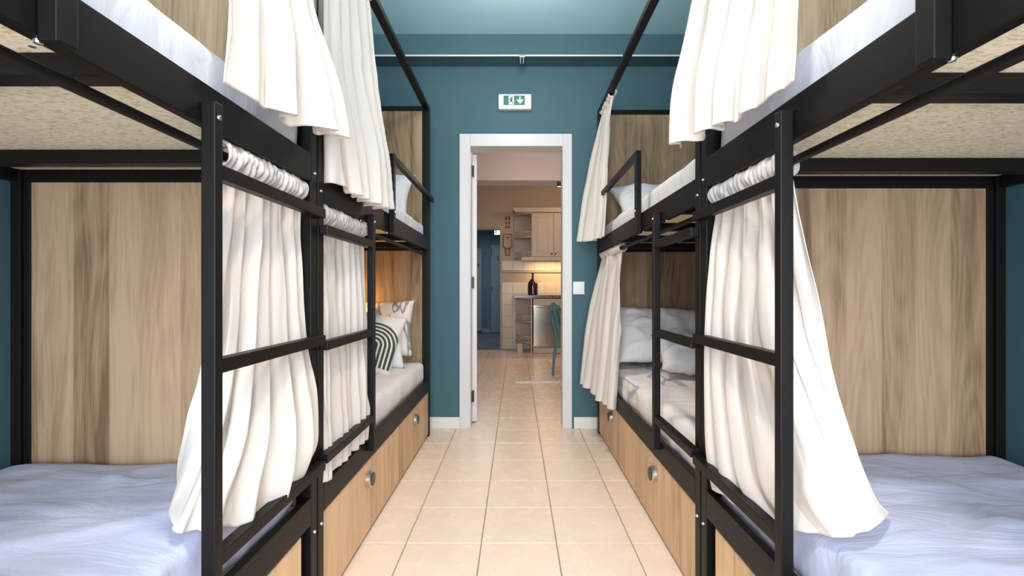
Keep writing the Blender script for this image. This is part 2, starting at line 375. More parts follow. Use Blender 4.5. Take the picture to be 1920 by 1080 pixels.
for poly in ([(0.33,0.70),(0.41,0.72),(0.40,0.40),(0.32,0.42)], [(0.40,0.70),(0.47,0.56),(0.45,0.52),(0.38,0.62)], [(0.33,0.68),(0.26,0.60),(0.27,0.46),(0.30,0.48),(0.30,0.57),(0.36,0.64)],
             [(0.34,0.44),(0.40,0.44),(0.45,0.28),(0.44,0.10),(0.41,0.10),(0.41,0.26),(0.35,0.36)], [(0.33,0.44),(0.37,0.40),(0.30,0.22),(0.20,0.18),(0.19,0.24),(0.28,0.28)]):
    gp(poly, 'running_figure', M['green'])
ys = dy-0.0045
gp([(0.745,0.90),(0.805,0.90),(0.805,0.48),(0.875,0.60),(0.935,0.56),(0.775,0.10),(0.615,0.56),(0.675,0.60),(0.745,0.48)], 'down_arrow')
# light switch
s_ = empty('light_switch', (0.485, YW, 1.07), 'square white light switch on the teal wall right of the door', 'switch')
X0, Z0 = px(1074.5, 552, YW-0.01); X1, Z1 = px(1096, 528, YW-0.01)
box('plate', (X0, YW-0.010, Z0), (X1, YW, Z1), M['plastic'], s_, 0.003)
box('rocker', (X0+0.012, YW-0.014, Z0+0.012), (X1-0.012, YW-0.009, Z1-0.012), M['plastic'], s_, 0.002)
# out-of-view fixtures added around the aisle fill lights
for yy, zz, lb in ((0.60, 2.66, 'unseen lamp added over the middle of the aisle'), (2.45, 2.66, 'unseen lamp added over the aisle nearer the doorway')):
    lm = empty('added_lamp', (0, yy, ZC), lb, 'lamp')
    lathe('lamp_base', [(0, 0), (0.06, 0), (0.055, -0.025), (0, -0.03)], (0, yy, ZC), M['white'], lm)
    tube('lamp_stem', [(0, yy, ZC-0.02), (0, yy, (ZC+zz)/2), (0, yy, zz+0.13)], 0.008, M['white'], lm)
    lathe('lamp_collar', [(0.05, 0.100), (0.05, 0.125), (0.012, 0.14), (0, 0.14)], (0, yy, zz), M['white'], lm)
    lathe('bulb', [(0.0, -0.03), (0.022, -0.022), (0.03, 0.0), (0.022, 0.025), (0.014, 0.06), (0.014, 0.105), (0, 0.105)], (0, yy, zz), M['lamp'], lm)
# ---------------------------------------------------------------- bunk beds
TB = 0.03
def bunk(s, XP, YJ, dv, L, W, zu, rungs, ladv, guardv, lad_z, label, headend, drawer_off, rise=0, foot=None):
    """s side sign, XP |x| of the frame plane, YJ junction y, dv +1 far / -1 near. zu = (bottom, top) of the upper side rail"""
    root = empty('bunk_bed', (s*(XP+W/2), YJ+dv*L/2, 0), label, 'bunk bed', 'black metal bunk beds along the aisle')
    def B(name, w0, w1, v0, v1, z0, z1, m='metal', parent=None, bev=0.0025):
        return box(name, (s*(XP+w0), YJ+dv*v0, z0), (s*(XP+w1), YJ+dv*v1, z1), M[m], parent or root, bev)
    PT = 0.045
    for v in ((0.004, PT), (L-PT, L)):
        B('post', 0, TB, v[0], v[1], 0, 2.39); B('post', W-TB, W, v[0], v[1], 0, 2.39)
    u0, u1 = zu
    for w0, w1 in ((0.0, 0.022), (W-0.022, W)):
        B('side_rail', w0, w1, PT, L-PT, u0, u1); B('lower_side_rail', w0, w1, PT, L-PT, 0.332, 0.417)
        B('top_rail', w0, w0+0.028, PT, L-PT, 2.36, 2.39)
    for v in (0.010, L-0.035):
        B('end_rail', TB, W-TB, v, v+0.025, 2.355, 2.39); B('end_rail', TB, W-TB, v, v+0.025, u0, u0+0.045); B('end_rail', TB, W-TB, v, v+0.025, 0.332, 0.377)
    # slats under the upper base board and the board
    zb = u0+0.038
    cb = [0.200, 0.690, 1.18, 1.60]
    for v in cb: B('cross_bar', 0.022, W-0.022, v, v+0.04, u0+0.001, zb)
    B('base_board', 0.024, W-0.024, 0.04, L-0.04, zb, zb+0.014, 'chip', bev=0)
    for v in cb: B('lower_cross_bar', 0.022, W-0.022, v, v+0.04, 0.345, 0.378)
    B('lower_base_board', 0.024, W-0.024, 0.046, L-0.046, 0.378, 0.390, 'chip', bev=0)
    # headboards: one panel below, one above, in a slim frame
    hv = 0.012 if headend == 0 else L-0.034
    for z0, z1 in ((0.385, u0+0.0), (u1-0.03, 2.355)):
        B('headboard_panel', TB+0.022, W-TB-0.022, hv+0.004, hv+0.020, z0, z1, 'wood', bev=0)
        B('panel_stile', TB, TB+0.022, hv, hv+0.024, z0, z1); B('panel_stile', W-TB-0.022, W-TB, hv, hv+0.024, z0, z1)
    # ladder on the aisle side
    B('ladder_rail', -0.03, -0.001, ladv, ladv+0.024, lad_z[0], lad_z[1])
    for z0, z1 in rungs: B('rung', -0.029, -0.001, 0.006, ladv, z0, z1)
    # guard rail
    B('guard_post', -0.028, -0.001, guardv, guardv+0.030, u0-0.008, 1.73+rise)
    B('guard_rail', -0.028, -0.001, guardv+0.030, L+0.004, 1.70+rise, 1.73+rise)
    # curtain rods
    for zr, wr in ((u0-0.030, 0.033), (2.368, 0.033)):
        tube('curtain_rod', [(s*(XP+wr), YJ+dv*0.03, zr), (s*(XP+wr), YJ+dv*L/2, zr), (s*(XP+wr), YJ+dv*(L-0.03), zr)], 0.0095, M['metal'], root)
    # bolts
    def bolt(w, v, z, ax, fl):
        lathe('bolt', [(0, 0.004), (0.003, 0.0045), (0.005, 0.0035), (0.006, 0.0), (0.006, -0.002)], (s*(XP+w), YJ+dv*v, z), M['steel'], root, ax, 12, fl)
    bolt(-0.001, 0.022, u0+0.03, 'X', -s); bolt(-0.029, ladv+0.012, lad_z[1]-0.03, 'X', -s)
    bolt(W-0.012, 0.001 if dv > 0 else PT, u0+0.055, 'Y', -1)
    bolt(-0.029, guardv+0.015, u0+0.10, 'X', -s); bolt(-0.001, 0.024, 0.30, 'X', -s)
    bolt(0.012, guardv+0.015, u0-0.001, 'Z', -1); bolt(0.012, ladv-0.04, u0-0.001, 'Z', -1)
    # two drawers
    du = (L-2*PT-drawer_off-0.006)/2
    for i in range(2):
        a = PT+drawer_off+0.002+i*(du+0.003)
        dr = B('drawer', 0.006, 0.024, a, a+du, 0.018, 0.322, 'drawer', bev=0.001)
        vc = a+du/2; zc = 0.250
        kn = lathe('knob', [(0, 0.0), (0.031, 0.0), (0.034, 0.003), (0.034, 0.020), (0.031, 0.024), (0.0, 0.024)], (s*(XP+0.0055), YJ+dv*vc, zc), M['steel'], dr, 'X', 28, -s)
        kn['label'] = 'silver ringed round knob'
        multibox('drawer_box', [((min(s*(XP+0.026), s*(XP+0.55)), min(YJ+dv*(a+0.02), YJ+dv*(a+du-0.02)), 0.05), (max(s*(XP+0.026), s*(XP+0.55)), max(YJ+dv*(a+0.02), YJ+dv*(a+du-0.02)), 0.25))], M['drawer'], dr)
    for i in range(2):
        a = PT+drawer_off+0.002+i*(du+0.003); vc = a+du/2
        lathe('knob_cap', [(0, 0.004), (0.026, 0.004), (0.029, 0.0), (0.0, -0.001)], (s*(XP+0.0055-0.0242), YJ+dv*vc, 0.250), M['dark'], root, 'X', 28, -s)
    return root
RN = [(1.279, 1.309), (0.882, 0.912), (0.487, 0.517)]
RF = [(1.232, 1.262), (0.861, 0.891), (0.500, 0.530)]
LNP = dict(s=-1, XP=0.63, YJ=1.444, dv=-1, L=1.90, W=0.925, zu=(1.387, 1.472), rungs=RN, ladv=0.512, guardv=0.817, lad_z=(0.38, 1.430), headend=0, drawer_off=0.05)
LFP = dict(s=-1, XP=0.63, YJ=1.446, dv=1, L=1.885, W=0.925, zu=(1.343, 1.435), rungs=RF, ladv=0.475, guardv=0.80, lad_z=(0.375, 1.375), headend=1, drawer_off=0.0)
RNP = dict(s=1, XP=0.605, YJ=1.495, dv=-1, L=1.90, W=0.955, zu=(1.380, 1.475), rungs=RN, ladv=0.480, guardv=0.835, lad_z=(0.38, 1.445), headend=0, drawer_off=0.05)
RFP = dict(s=1, XP=0.605, YJ=1.497, dv=1, L=1.90, W=0.955, zu=(1.340, 1.430), rungs=RF, ladv=0.410, guardv=0.70, lad_z=(0.385, 1.385), headend=1, drawer_off=0.0)
bunk(label='black bunk bed on the left nearest the camera, curtain behind its ladder', **LNP)
bunk(label='black bunk bed on the left next to the doorway wall', **LFP)
bunk(label='black bunk bed on the right nearest the camera, curtain tail over its bed', **RNP)
bunk(label='black bunk bed on the right next to the doorway wall', **RFP)
# ---------------------------------------------------------------- mattresses
def mattress(x0, x1, y0, y1, z0, z1, label, m, seed, amp=0.006, r=0.034, creases=()):
    nx, ny, nz = 44, 90, 8
    bm = bmesh.new()
    hx, hy, hz = (x1-x0)/2, (y1-y0)/2, (z1-z0)/2
    c = Vector(((x0+x1)/2, (y0+y1)/2, z0))
    bmesh.ops.create_cube(bm, size=2)
    bm.free()
    vs = {}; V = []; Fc = []
    def vert(i, j, k):
        key = (i, j, k)
        if key not in vs:
            p = Vector((-1+2*i/nx, -1+2*j/ny, -1+2*k/nz)); q = Vector((p.x*hx, p.y*hy, p.z*hz))
            inner = Vector((max(-hx+r, min(hx-r, q.x)), max(-hy+r, min(hy-r, q.y)), max(-hz+r, min(hz-r, q.z))))
            dlt = q-inner
            nrm = dlt.normalized() if dlt.length > 1e-6 else Vector((0,0,0))
            q = inner + nrm*min(dlt.length, r)
            w = c + q + Vector((0,0,hz))
            sv = Vector((seed*3.1, seed*1.7, 0))
            if nrm.length > 0:
                n1 = fbm(Vector((w.x*1.0, w.y*1.6, w.z*2))+sv, 3.0, 3)
                rid = 1-abs(noise.noise(Vector((w.x*2.6+w.y*1.7, w.y*3.4-w.x*3, w.z*2))+sv*2))*2.6
                rid = max(0, rid)**3
                top = max(0, nrm.z)
                q = q + nrm*(n1*amp + rid*amp*0.7*top + 0.010*top*max(0, 1-(q.x/hx)**4)*max(0,1-(q.y/hy)**4))
                side = 1-top
                q = q + nrm*side*fbm(Vector((w.x*9, w.y*9, w.z*3))+sv, 2, 2)*amp*0.5
            for (xa, ya, xb, yb, hgt, wd) in creases:
                if p.z > 0.99:
                    ww = Vector((w.x, w.y)); A = Vector((xa, ya)); Bv = Vector((xb, yb)); ab = Bv-A
                    t = max(0, min(1, (ww-A).dot(ab)/ab.length_squared)); dd = (ww-(A+ab*t)).length
                    q.z += hgt*math.exp(-(dd/wd)**2)*math.sin(PI*min(1, max(0.02, t)))**0.5
            vs[key] = len(V); V.append(q + Vector((0,0,hz)))
        return vs[key]
    def quad(a, b, c_, d_): Fc.append((a, b, c_, d_))
    for i in range(nx):
        for j in range(ny):
            quad(vert(i,j,nz), vert(i+1,j,nz), vert(i+1,j+1,nz), vert(i,j+1,nz)); quad(vert(i,j,0), vert(i,j+1,0), vert(i+1,j+1,0), vert(i+1,j,0))
        for k in range(nz):
            quad(vert(i,0,k), vert(i+1,0,k), vert(i+1,0,k+1), vert(i,0,k+1)); quad(vert(i,ny,k), vert(i,ny,k+1), vert(i+1,ny,k+1), vert(i+1,ny,k))
    for j in range(ny):
        for k in range(nz):
            quad(vert(0,j,k), vert(0,j,k+1), vert(0,j+1,k+1), vert(0,j+1,k)); quad(vert(nx,j,k), vert(nx,j+1,k), vert(nx,j+1,k+1), vert(nx,j,k+1))
    me = bpy.data.meshes.new('mattress'); me.from_pydata(V, [], Fc); me.shade_smooth()
    o = link('mattress', me, m, None, c)
    return tag(o, label, 'mattress', 'sheeted mattresses')
def mat_bed(P, up, label, m, seed, top, **kw):
    s, XP, YJ, dv, L, W = P['s'], P['XP'], P['YJ'], P['dv'], P['L'], P['W']
    a, b = s*(XP+0.034), s*(XP+W-0.034); y0, y1 = YJ+dv*0.048, YJ+dv*(L-0.05)
    z0 = P['zu'][0]+0.0535 if up else 0.3915
    return mattress(min(a,b), max(a,b), min(y0,y1), max(y0,y1), z0, top, label, m, seed, **kw)
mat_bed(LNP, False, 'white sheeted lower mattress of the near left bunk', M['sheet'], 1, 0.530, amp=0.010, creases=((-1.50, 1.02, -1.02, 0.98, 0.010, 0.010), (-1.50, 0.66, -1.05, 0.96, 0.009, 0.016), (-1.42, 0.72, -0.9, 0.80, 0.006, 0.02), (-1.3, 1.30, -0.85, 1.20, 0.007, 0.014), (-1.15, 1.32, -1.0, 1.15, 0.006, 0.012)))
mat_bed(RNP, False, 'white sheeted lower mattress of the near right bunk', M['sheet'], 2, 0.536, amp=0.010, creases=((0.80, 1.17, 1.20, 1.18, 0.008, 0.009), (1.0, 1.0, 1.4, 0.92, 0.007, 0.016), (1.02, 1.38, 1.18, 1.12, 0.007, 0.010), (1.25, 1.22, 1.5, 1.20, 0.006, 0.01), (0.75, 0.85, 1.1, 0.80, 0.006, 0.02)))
mat_bed(LNP, True, 'white sheeted upper mattress of the near left bunk', M['sheet_upper'], 3, 1.588, amp=0.008)
mat_bed(RNP, True, 'white sheeted upper mattress of the near right bunk', M['sheet_upper'], 4, 1.598, amp=0.008)
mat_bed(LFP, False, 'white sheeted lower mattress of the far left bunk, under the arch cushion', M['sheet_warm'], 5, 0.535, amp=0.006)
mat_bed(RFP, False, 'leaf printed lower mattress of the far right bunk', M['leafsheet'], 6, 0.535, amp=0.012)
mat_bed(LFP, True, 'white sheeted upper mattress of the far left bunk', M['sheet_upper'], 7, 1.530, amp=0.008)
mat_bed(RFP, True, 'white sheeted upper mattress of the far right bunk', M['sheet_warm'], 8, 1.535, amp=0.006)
# ---------------------------------------------------------------- pillows
def pillow(loc, w, h, t, rot, m, label, seed, cat='pillow', name='pillow', rump=0.012):
    n = 34; V = []; Fc = []; idx = {}
    def P(i, j, sd):
        u = -1+2*i/n; v = -1+2*j/n
        edge = (i in (0, n)) or (j in (0, n))
        key = (i, j, 0 if edge else sd)
        if key in idx: return idx[key]
        uu = u*(1-0.09*(1-v*v)*u*u); vv = v*(1-0.09*(1-u*u)*v*v)
        hgt = (max(0, 1-abs(u)**2.6)*max(0, 1-abs(v)**2.6))**0.55
        p = Vector((uu*w/2, vv*h/2, sd*hgt*t/2))
        q = Vector((p.x*6+seed*3.3, p.y*6+seed*2.1, sd*2.0))
        p.z += sd*rump*hgt**0.5*(fbm(q, 1.0, 3) + 0.8*max(0, 1-abs(noise.noise(q*1.4))*4))
        idx[key] = len(V); V.append(p); return idx[key]
    for i in range(n):
        for j in range(n):
            Fc.append((P(i,j,1), P(i+1,j,1), P(i+1,j+1,1), P(i,j+1,1))); Fc.append((P(i,j,-1), P(i,j+1,-1), P(i+1,j+1,-1), P(i+1,j,-1)))
    me = bpy.data.meshes.new(name); me.from_pydata(V, [], Fc); me.shade_smooth()
    o = link(name, me, m, None, loc); o.rotation_euler = rot
    return tag(o, label, cat)
R = math.radians
# far left lower bed
pillow((-1.00, 3.20, 0.79), 0.56, 0.40, 0.15, (R(80), 0, R(2)), M['leafcase'], 'leaf printed pillow propped upright against the left headboard', 1)
pillow((-0.955, 3.02, 0.690), 0.42, 0.34, 0.11, (R(70), R(-4), R(4)), M['pillow'], 'plain white pillow leaning behind the arch cushion', 2)
pillow((-0.945, 2.86, 0.735), 0.42, 0.42, 0.13, (R(64), R(13), R(6)), M['arches'], 'cream cushion printed with dark concentric arches', 3, 'cushion', 'cushion')
# far left upper, far right upper, far right lower
pillow((-1.02, 3.12, 1.70), 0.62, 0.40, 0.14, (R(58), 0, R(-4)), M['pillow_grey'], 'cool white pillow on the far left upper bunk', 4)
pillow((0.96, 3.14, 1.675), 0.58, 0.42, 0.15, (R(34), 0, R(4)), M['pillow_grey'], 'cool white pillow on the far right upper bunk', 5)
pillow((1.00, 3.08, 0.755), 0.70, 0.46, 0.17, (R(50), R(2), R(0)), M['pillow'], 'large rumpled pillow leaning on the far right lower headboard', 6, rump=0.02)
pillow((1.14, 2.72, 0.675), 0.60, 0.42, 0.16, (R(22), R(3), R(-6)), M['pillow'], 'rumpled pillow lying flat in front of the leaning one', 7, rump=0.025)
# reading lamp on the far left headboard (behind the curtain in the photograph)
rl = empty('reading_lamp', (-1.13, 3.285, 1.02), 'small warm reading lamp on the far left lower headboard', 'lamp')
lathe('lamp_base', [(0, 0), (0.03, 0), (0.03, 0.02), (0, 0.02)], (-1.13, 3.297, 1.03), M['dark'], rl, 'Y', 16, -1)
lathe('lamp_shade', [(0.012, 0.03), (0.03, 0.0), (0.035, -0.05)], (-1.13, 3.25, 1.03), M['dark'], rl, 'Z', 16)
tube('lamp_arm', [(-1.13, 3.28, 1.03), (-1.13, 3.265, 1.045), (-1.13, 3.25, 1.055)], 0.006, M['dark'], rl)
# ---------------------------------------------------------------- curtains
def crv(pts, s):
    n = len(pts)-1; x = s*n; i = min(int(x), n-1); t = x-i
    P0 = pts[max(i-1, 0)]; P1 = pts[i]; P2 = pts[i+1]; P3 = pts[min(i+2, n)]
    return Vector([0.5*((2*b)+(-a+c)*t+(2*a-5*b+4*c-d_)*t*t+(-a+3*b-3*c+d_)*t**3) for a, b, c, d_ in zip(P0, P1, P2, P3)])
def curtain(label, rows, npl, seed, rod=None, rr=0.024, side=-1, sharp=1.0, hem=0.0, flat=0.0, ns=260, nt=70):
    """rows: (t, [xyz...], pleat amplitude); s runs from the near edge to the far edge"""
    top = crv(rows[0][1], 0.5)
    root = empty('bed_curtain', tuple(top), label, 'curtain', 'cream cotton bunk curtains')
    rnd = random.Random(seed)
    V = []; Fc = []
    pa = [rnd.uniform(0.55, 1.25) for _ in range(npl*2+4)]
    def phase(s, t):
        return npl*s + 0.95*noise.noise(Vector((s*npl*0.5, t*0.9, seed*5.3))) + 0.25*noise.noise(Vector((s*2, t*2.4, seed*1.3)))
    for j in range(nt+1):
        t = j/nt
        k = 0
        while k < len(rows)-2 and rows[k+1][0] < t: k += 1
        ta, A, aa = rows[k]; tb, Bp, ab = rows[k+1]
        f = (t-ta)/(tb-ta)
        # smooth between key rows (Catmull over rows)
        kp = max(k-1, 0); kn = min(k+2, len(rows)-1)
        amp = aa+(ab-aa)*f
        line = []
        for i in range(ns+1):
            s = i/ns
            Q = [crv(rows[q][1], s) for q in (kp, k, k+1, kn)]
            line.append(crv([Q[0], Q[1], Q[2], Q[3]], (1+f)/3))
        for i in range(ns+1):
            s = i/ns
            tan = line[min(i+3, ns)]-line[max(i-3, 0)]; tan.z = 0
            nv = Vector((tan.y, -tan.x, 0)); nv = nv.normalized() if nv.length > 1e-6 else Vector((1,0,0))
            ph = phase(s, t)
            rg = 1-2*abs(math.sin(PI*ph))**0.8          # round ridges, narrow valleys
            c_ = 0.5*math.cos(2*PI*ph)+0.5*rg
            q = 1.0+1.1*noise.noise(Vector((ph*0.55, t*0.8, seed+2.0)))
            fine = noise.noise(Vector((s*npl*2.1, t*1.5, seed+9.0)))*0.45
            top_ = max(0, 1-t*4)
            fine += noise.noise(Vector((s*npl*6, t*1.0, seed+4.0)))*0.9*top_
            env = 1.0 if not flat else 0.12+0.88*min(1, max(0, (s-flat*0.55)/(flat*0.7)))**1.5
            env = 1.0+(env-1.0)*min(1, t*2.5)
            off = env*nv*amp*(c_*q*(1-0.3*top_)+fine)
            if tan.length > 1e-6: off += tan.normalized()*amp*0.35*math.sin(4*PI*ph+1.0)*min(1, t*2)
            wr = 0.0035*fbm(Vector((s*4+t*1.5, t*4, seed*2.0)), 1.3, 2)
            p = line[i] + off + nv*wr
            if t > 0.9: p.z += (t-0.9)*10*hem*noise.noise(Vector((s*npl*1.3, 0, seed)))
            V.append(p-top)
    W_ = ns+1
    for j in range(nt):
        for i in range(ns): a = j*W_+i; Fc.append((a, a+1, a+W_+1, a+W_))
    me = bpy.data.meshes.new('cloth'); me.from_pydata(V, [], Fc); me.shade_smooth()
    o = link('cloth', me, M['curtain'], root, top)
    md = o.modifiers.new('thickness', 'SOLIDIFY'); md.thickness = 0.0018; md.offset = 0
    if rod:   # gathered header sleeve around the rod
        a, b = Vector(rod[0]), Vector(rod[1]); L_ = (b-a).length; n = int(L_/0.0022); sg = 28; V = []; Fc = []
        for i in range(n+1):
            x = i/n*L_; base = a+(b-a)*(i/n)
            for j in range(sg):
                th = 2*PI*j/sg
                g = noise.noise(Vector((x*62+math.sin(th*2)*0.7, math.cos(th)*0.9, math.sin(th)*0.9+seed)))
                g2 = noise.noise(Vector((x*24, math.cos(th)*1.2+5, math.sin(th)*1.2+seed)))
                g3 = math.sin(x*2*PI/0.021 + 1.3*math.sin(th+seed) + 5*noise.noise(Vector((x*9, seed, 0))))
                r_ = rr*(1+0.22*g+0.20*g2+0.15*g3)
                V.append(base-a + Vector((math.cos(th)*r_, 0, math.sin(th)*r_*1.12)))
        for i in range(n):
            for j in range(sg): Fc.append((i*sg+j, i*sg+(j+1)%sg, (i+1)*sg+(j+1)%sg, (i+1)*sg+j))
        me = bpy.data.meshes.new('header_sleeve'); me.from_pydata(V, [], Fc); me.shade_smooth()
        o = link('header_sleeve', me, M['curtain'], root, a)
        md = o.modifiers.new('thickness', 'SOLIDIFY'); md.thickness = 0.0018; md.offset = -1
    return root
# near left, lower: behind the ladder, corner lying on the mattress
curtain('cream curtain behind the near left ladder, corner on the mattress', [
    (0.0, [(-.662,1.0,1.345), (-.662,1.12,1.345), (-.662,1.26,1.345), (-.662,1.392,1.345)], 0.010),
    (0.22, [(-.668,.98,1.18), (-.668,1.12,1.18), (-.668,1.26,1.18), (-.664,1.385,1.18)], 0.014),
    (0.52, [(-.685,1.00,.94), (-.668,1.11,.94), (-.660,1.25,.93), (-.652,1.385,.93)], 0.016),
    (0.78, [(-.775,1.07,.745), (-.670,1.05,.72), (-.634,1.22,.70), (-.622,1.400,.71)], 0.020),
    (0.92, [(-.835,1.125,.630), (-.680,.99,.60), (-.618,1.16,.575), (-.612,1.400,.590)], 0.018),
    (1.0, [(-.820,1.10,.575), (-.705,.935,.562), (-.632,1.03,.520), (-.618,1.20,.490), (-.640,1.385,.520)], 0.011)],
    7, 3, ((-.663,1.005,1.357), (-.663,1.395,1.357)), 0.026, hem=0.006, flat=0.24)
curtain('cream curtain behind the far left ladder, bunched on the rail', [
    (0.0, [(-.663,1.50,1.300), (-.663,1.66,1.300), (-.663,1.80,1.300), (-.663,1.95,1.300)], 0.010),
    (0.3, [(-.660,1.50,1.05), (-.660,1.66,1.05), (-.660,1.80,1.05), (-.660,1.95,1.05)], 0.015),
    (0.75, [(-.650,1.50,.72), (-.650,1.64,.71), (-.650,1.78,.71), (-.652,1.94,.71)], 0.020),
    (0.92, [(-.640,1.50,.555), (-.640,1.64,.56), (-.640,1.78,.56), (-.645,1.93,.57)], 0.020),
    (1.0, [(-.624,1.485,.428), (-.628,1.62,.432), (-.628,1.76,.435), (-.632,1.90,.438)], 0.012)],
    7, 11, ((-.663,1.50,1.313), (-.663,1.955,1.313)), 0.026, hem=0.012)
curtain('cream upper curtain of the near left bunk, hem flared over the rail', [
    (0.0, [(-.662,.93,2.352), (-.662,1.09,2.352), (-.662,1.25,2.352), (-.662,1.39,2.352)], 0.012),
    (0.45, [(-.650,.955,1.95), (-.650,1.10,1.95), (-.645,1.25,1.95), (-.640,1.40,1.95)], 0.022),
    (0.8, [(-.612,.955,1.68), (-.606,1.08,1.66), (-.585,1.23,1.66), (-.565,1.39,1.68)], 0.030),
    (1.0, [(-.605,.955,1.482), (-.590,1.08,1.485), (-.565,1.23,1.50), (-.545,1.40,1.52)], 0.036)],
    4, 5, ((-.663,.93,2.368), (-.663,1.40,2.368)), hem=0.010, flat=0.34)
curtain('cream upper curtain of the far left bunk, hem flared into the aisle', [
    (0.0, [(-.663,1.49,2.352), (-.663,1.68,2.352), (-.663,1.86,2.352), (-.663,2.02,2.352)], 0.012),
    (0.5, [(-.640,1.49,1.90), (-.640,1.66,1.90), (-.632,1.84,1.90), (-.625,2.01,1.90)], 0.020),
    (0.8, [(-.615,1.48,1.62), (-.605,1.64,1.61), (-.590,1.82,1.61), (-.580,1.99,1.62)], 0.027),
    (1.0, [(-.605,1.485,1.405), (-.590,1.64,1.40), (-.570,1.80,1.395), (-.560,1.97,1.40)], 0.034)],
    6, 8, ((-.663,1.49,2.368), (-.663,2.03,2.368)), hem=0.010)
curtain('cream upper curtain of the near right bunk, hem flared over the rail', [
    (0.0, [(.637,1.00,2.352), (.637,1.15,2.352), (.637,1.30,2.352), (.637,1.44,2.352)], 0.012),
    (0.45, [(.622,.985,1.95), (.618,1.13,1.95), (.600,1.28,1.95), (.570,1.43,1.95)], 0.020),
    (0.8, [(.590,.965,1.66), (.575,1.10,1.66), (.545,1.26,1.66), (.505,1.41,1.67)], 0.026),
    (1.0, [(.580,.960,1.490), (.565,1.10,1.485), (.530,1.25,1.485), (.480,1.39,1.490)], 0.030)],
    5, 21, ((.638,.98,2.368), (.638,1.45,2.368)), hem=0.012, flat=0.45)
curtain('cream curtain of the near right lower bunk trailing over the white mattress', [
    (0.0, [(.637,1.065,1.340), (.637,1.17,1.340), (.637,1.31,1.340), (.637,1.442,1.340)], 0.010),
    (0.25, [(.668,1.040,1.13), (.640,1.16,1.13), (.630,1.31,1.13), (.620,1.445,1.13)], 0.015),
    (0.5, [(.705,1.035,.93), (.640,1.14,.92), (.625,1.30,.90), (.615,1.448,.89)], 0.015),
    (0.78, [(.765,1.02,.70), (.660,1.03,.68), (.618,1.25,.65), (.612,1.448,.63)], 0.015),
    (0.92, [(.800,1.01,.595), (.655,.96,.60), (.608,1.20,.54), (.612,1.446,.51)], 0.012),
    (1.0, [(.815,.995,.566), (.660,.90,.566), (.612,1.10,.492), (.613,1.440,.430)], 0.006)],
    7, 27, ((.638,1.075,1.352), (.638,1.45,1.352)), 0.026, hem=0.004, flat=0.30)
curtain('cream upper curtain of the far right bunk, narrow and beside the doorway wall', [
    (0.0, [(.637,3.02,2.352), (.637,3.12,2.352), (.637,3.22,2.352), (.637,3.34,2.352)], 0.009),
    (0.5, [(.612,3.02,1.90), (.595,3.13,1.90), (.57,3.24,1.90), (.535,3.36,1.90)], 0.018),
    (1.0, [(.575,2.98,1.405), (.55,3.08,1.40), (.51,3.20,1.40), (.455,3.33,1.41)], 0.026)],
    4, 33, ((.638,3.02,2.368), (.638,3.35,2.368)), hem=0.012)
curtain('cream lower curtain of the far right bunk, beside the light switch', [
    (0.0, [(.637,2.72,1.300), (.637,2.93,1.300), (.637,3.14,1.300), (.637,3.34,1.300)], 0.010),
    (0.5, [(.61,2.72,.88), (.59,2.92,.88), (.57,3.13,.88), (.54,3.34,.88)], 0.018),
    (1.0, [(.575,2.72,.345), (.55,2.90,.345), (.52,3.10,.365), (.475,3.31,.39)], 0.024)],
    6, 41, ((.638,2.72,1.313), (.638,3.35,1.313)), 0.020, hem=0.014)
# ---------------------------------------------------------------- kitchen beyond the door
KY = 8.2; KL = -1.45; KR = 2.3; KZ = 2.95
struct('wall_kitchen_left', [((KL-0.1, YW+0.14, 0), (KL, KY, KZ))], M['kwall'])
struct('wall_kitchen_right', [((KR, YW+0.14, 0), (KR+0.1, KY, KZ))], M['kwall'])
struct('ceiling_kitchen', [((KL-0.1, YW+0.14, KZ), (KR+0.1, KY+0.15, KZ+0.1))], M['kbeam'])
struct('trim_2', [((KL, 6.0, 2.51), (KR, 6.3, KZ))], M['kbeam'])
HX0, HX1, HZ = -0.98, -0.290, 2.16
kw = empty('wall_kitchen_back', (0, KY, 0), kind='structure')
multibox('plaster', [((KL, KY, 0), (HX0, KY+0.12, KZ)), ((HX1, KY, 0), (KR, KY+0.12, KZ)), ((HX0, KY, HZ), (HX1, KY+0.12, KZ))], M['kwall'], kw)
ts = 0.196
for i in range(7):
    for j in range(7):
        xa = HX1+0.03+i*ts; za = 0.01+j*ts*1.02
        if za+ts > 1.40: continue
        box('wall_tile', (xa+0.0015, KY-0.010, za), (xa+ts-0.0015, KY, za+ts*1.02-0.003), M['ktile'], kw, 0.0015)
for i in range(7):
    xa = HX1+0.03+i*ts
    box('wall_tile', (xa+0.0015, KY-0.010, 1.425), (xa+ts-0.0015, KY, 1.60), M['ktile'], kw, 0.0015)
struct('trim_3', [((HX1+0.03, KY-0.022, 1.385), (1.4, KY, 1.42))], M['kmould'], bev=0.004)
struct('trim_4', [((HX1-0.0, KY-0.02, 0), (HX1+0.028, KY, HZ+0.04)), ((HX0, KY-0.02, HZ), (HX1, KY, HZ+0.04))], M['kmould'])
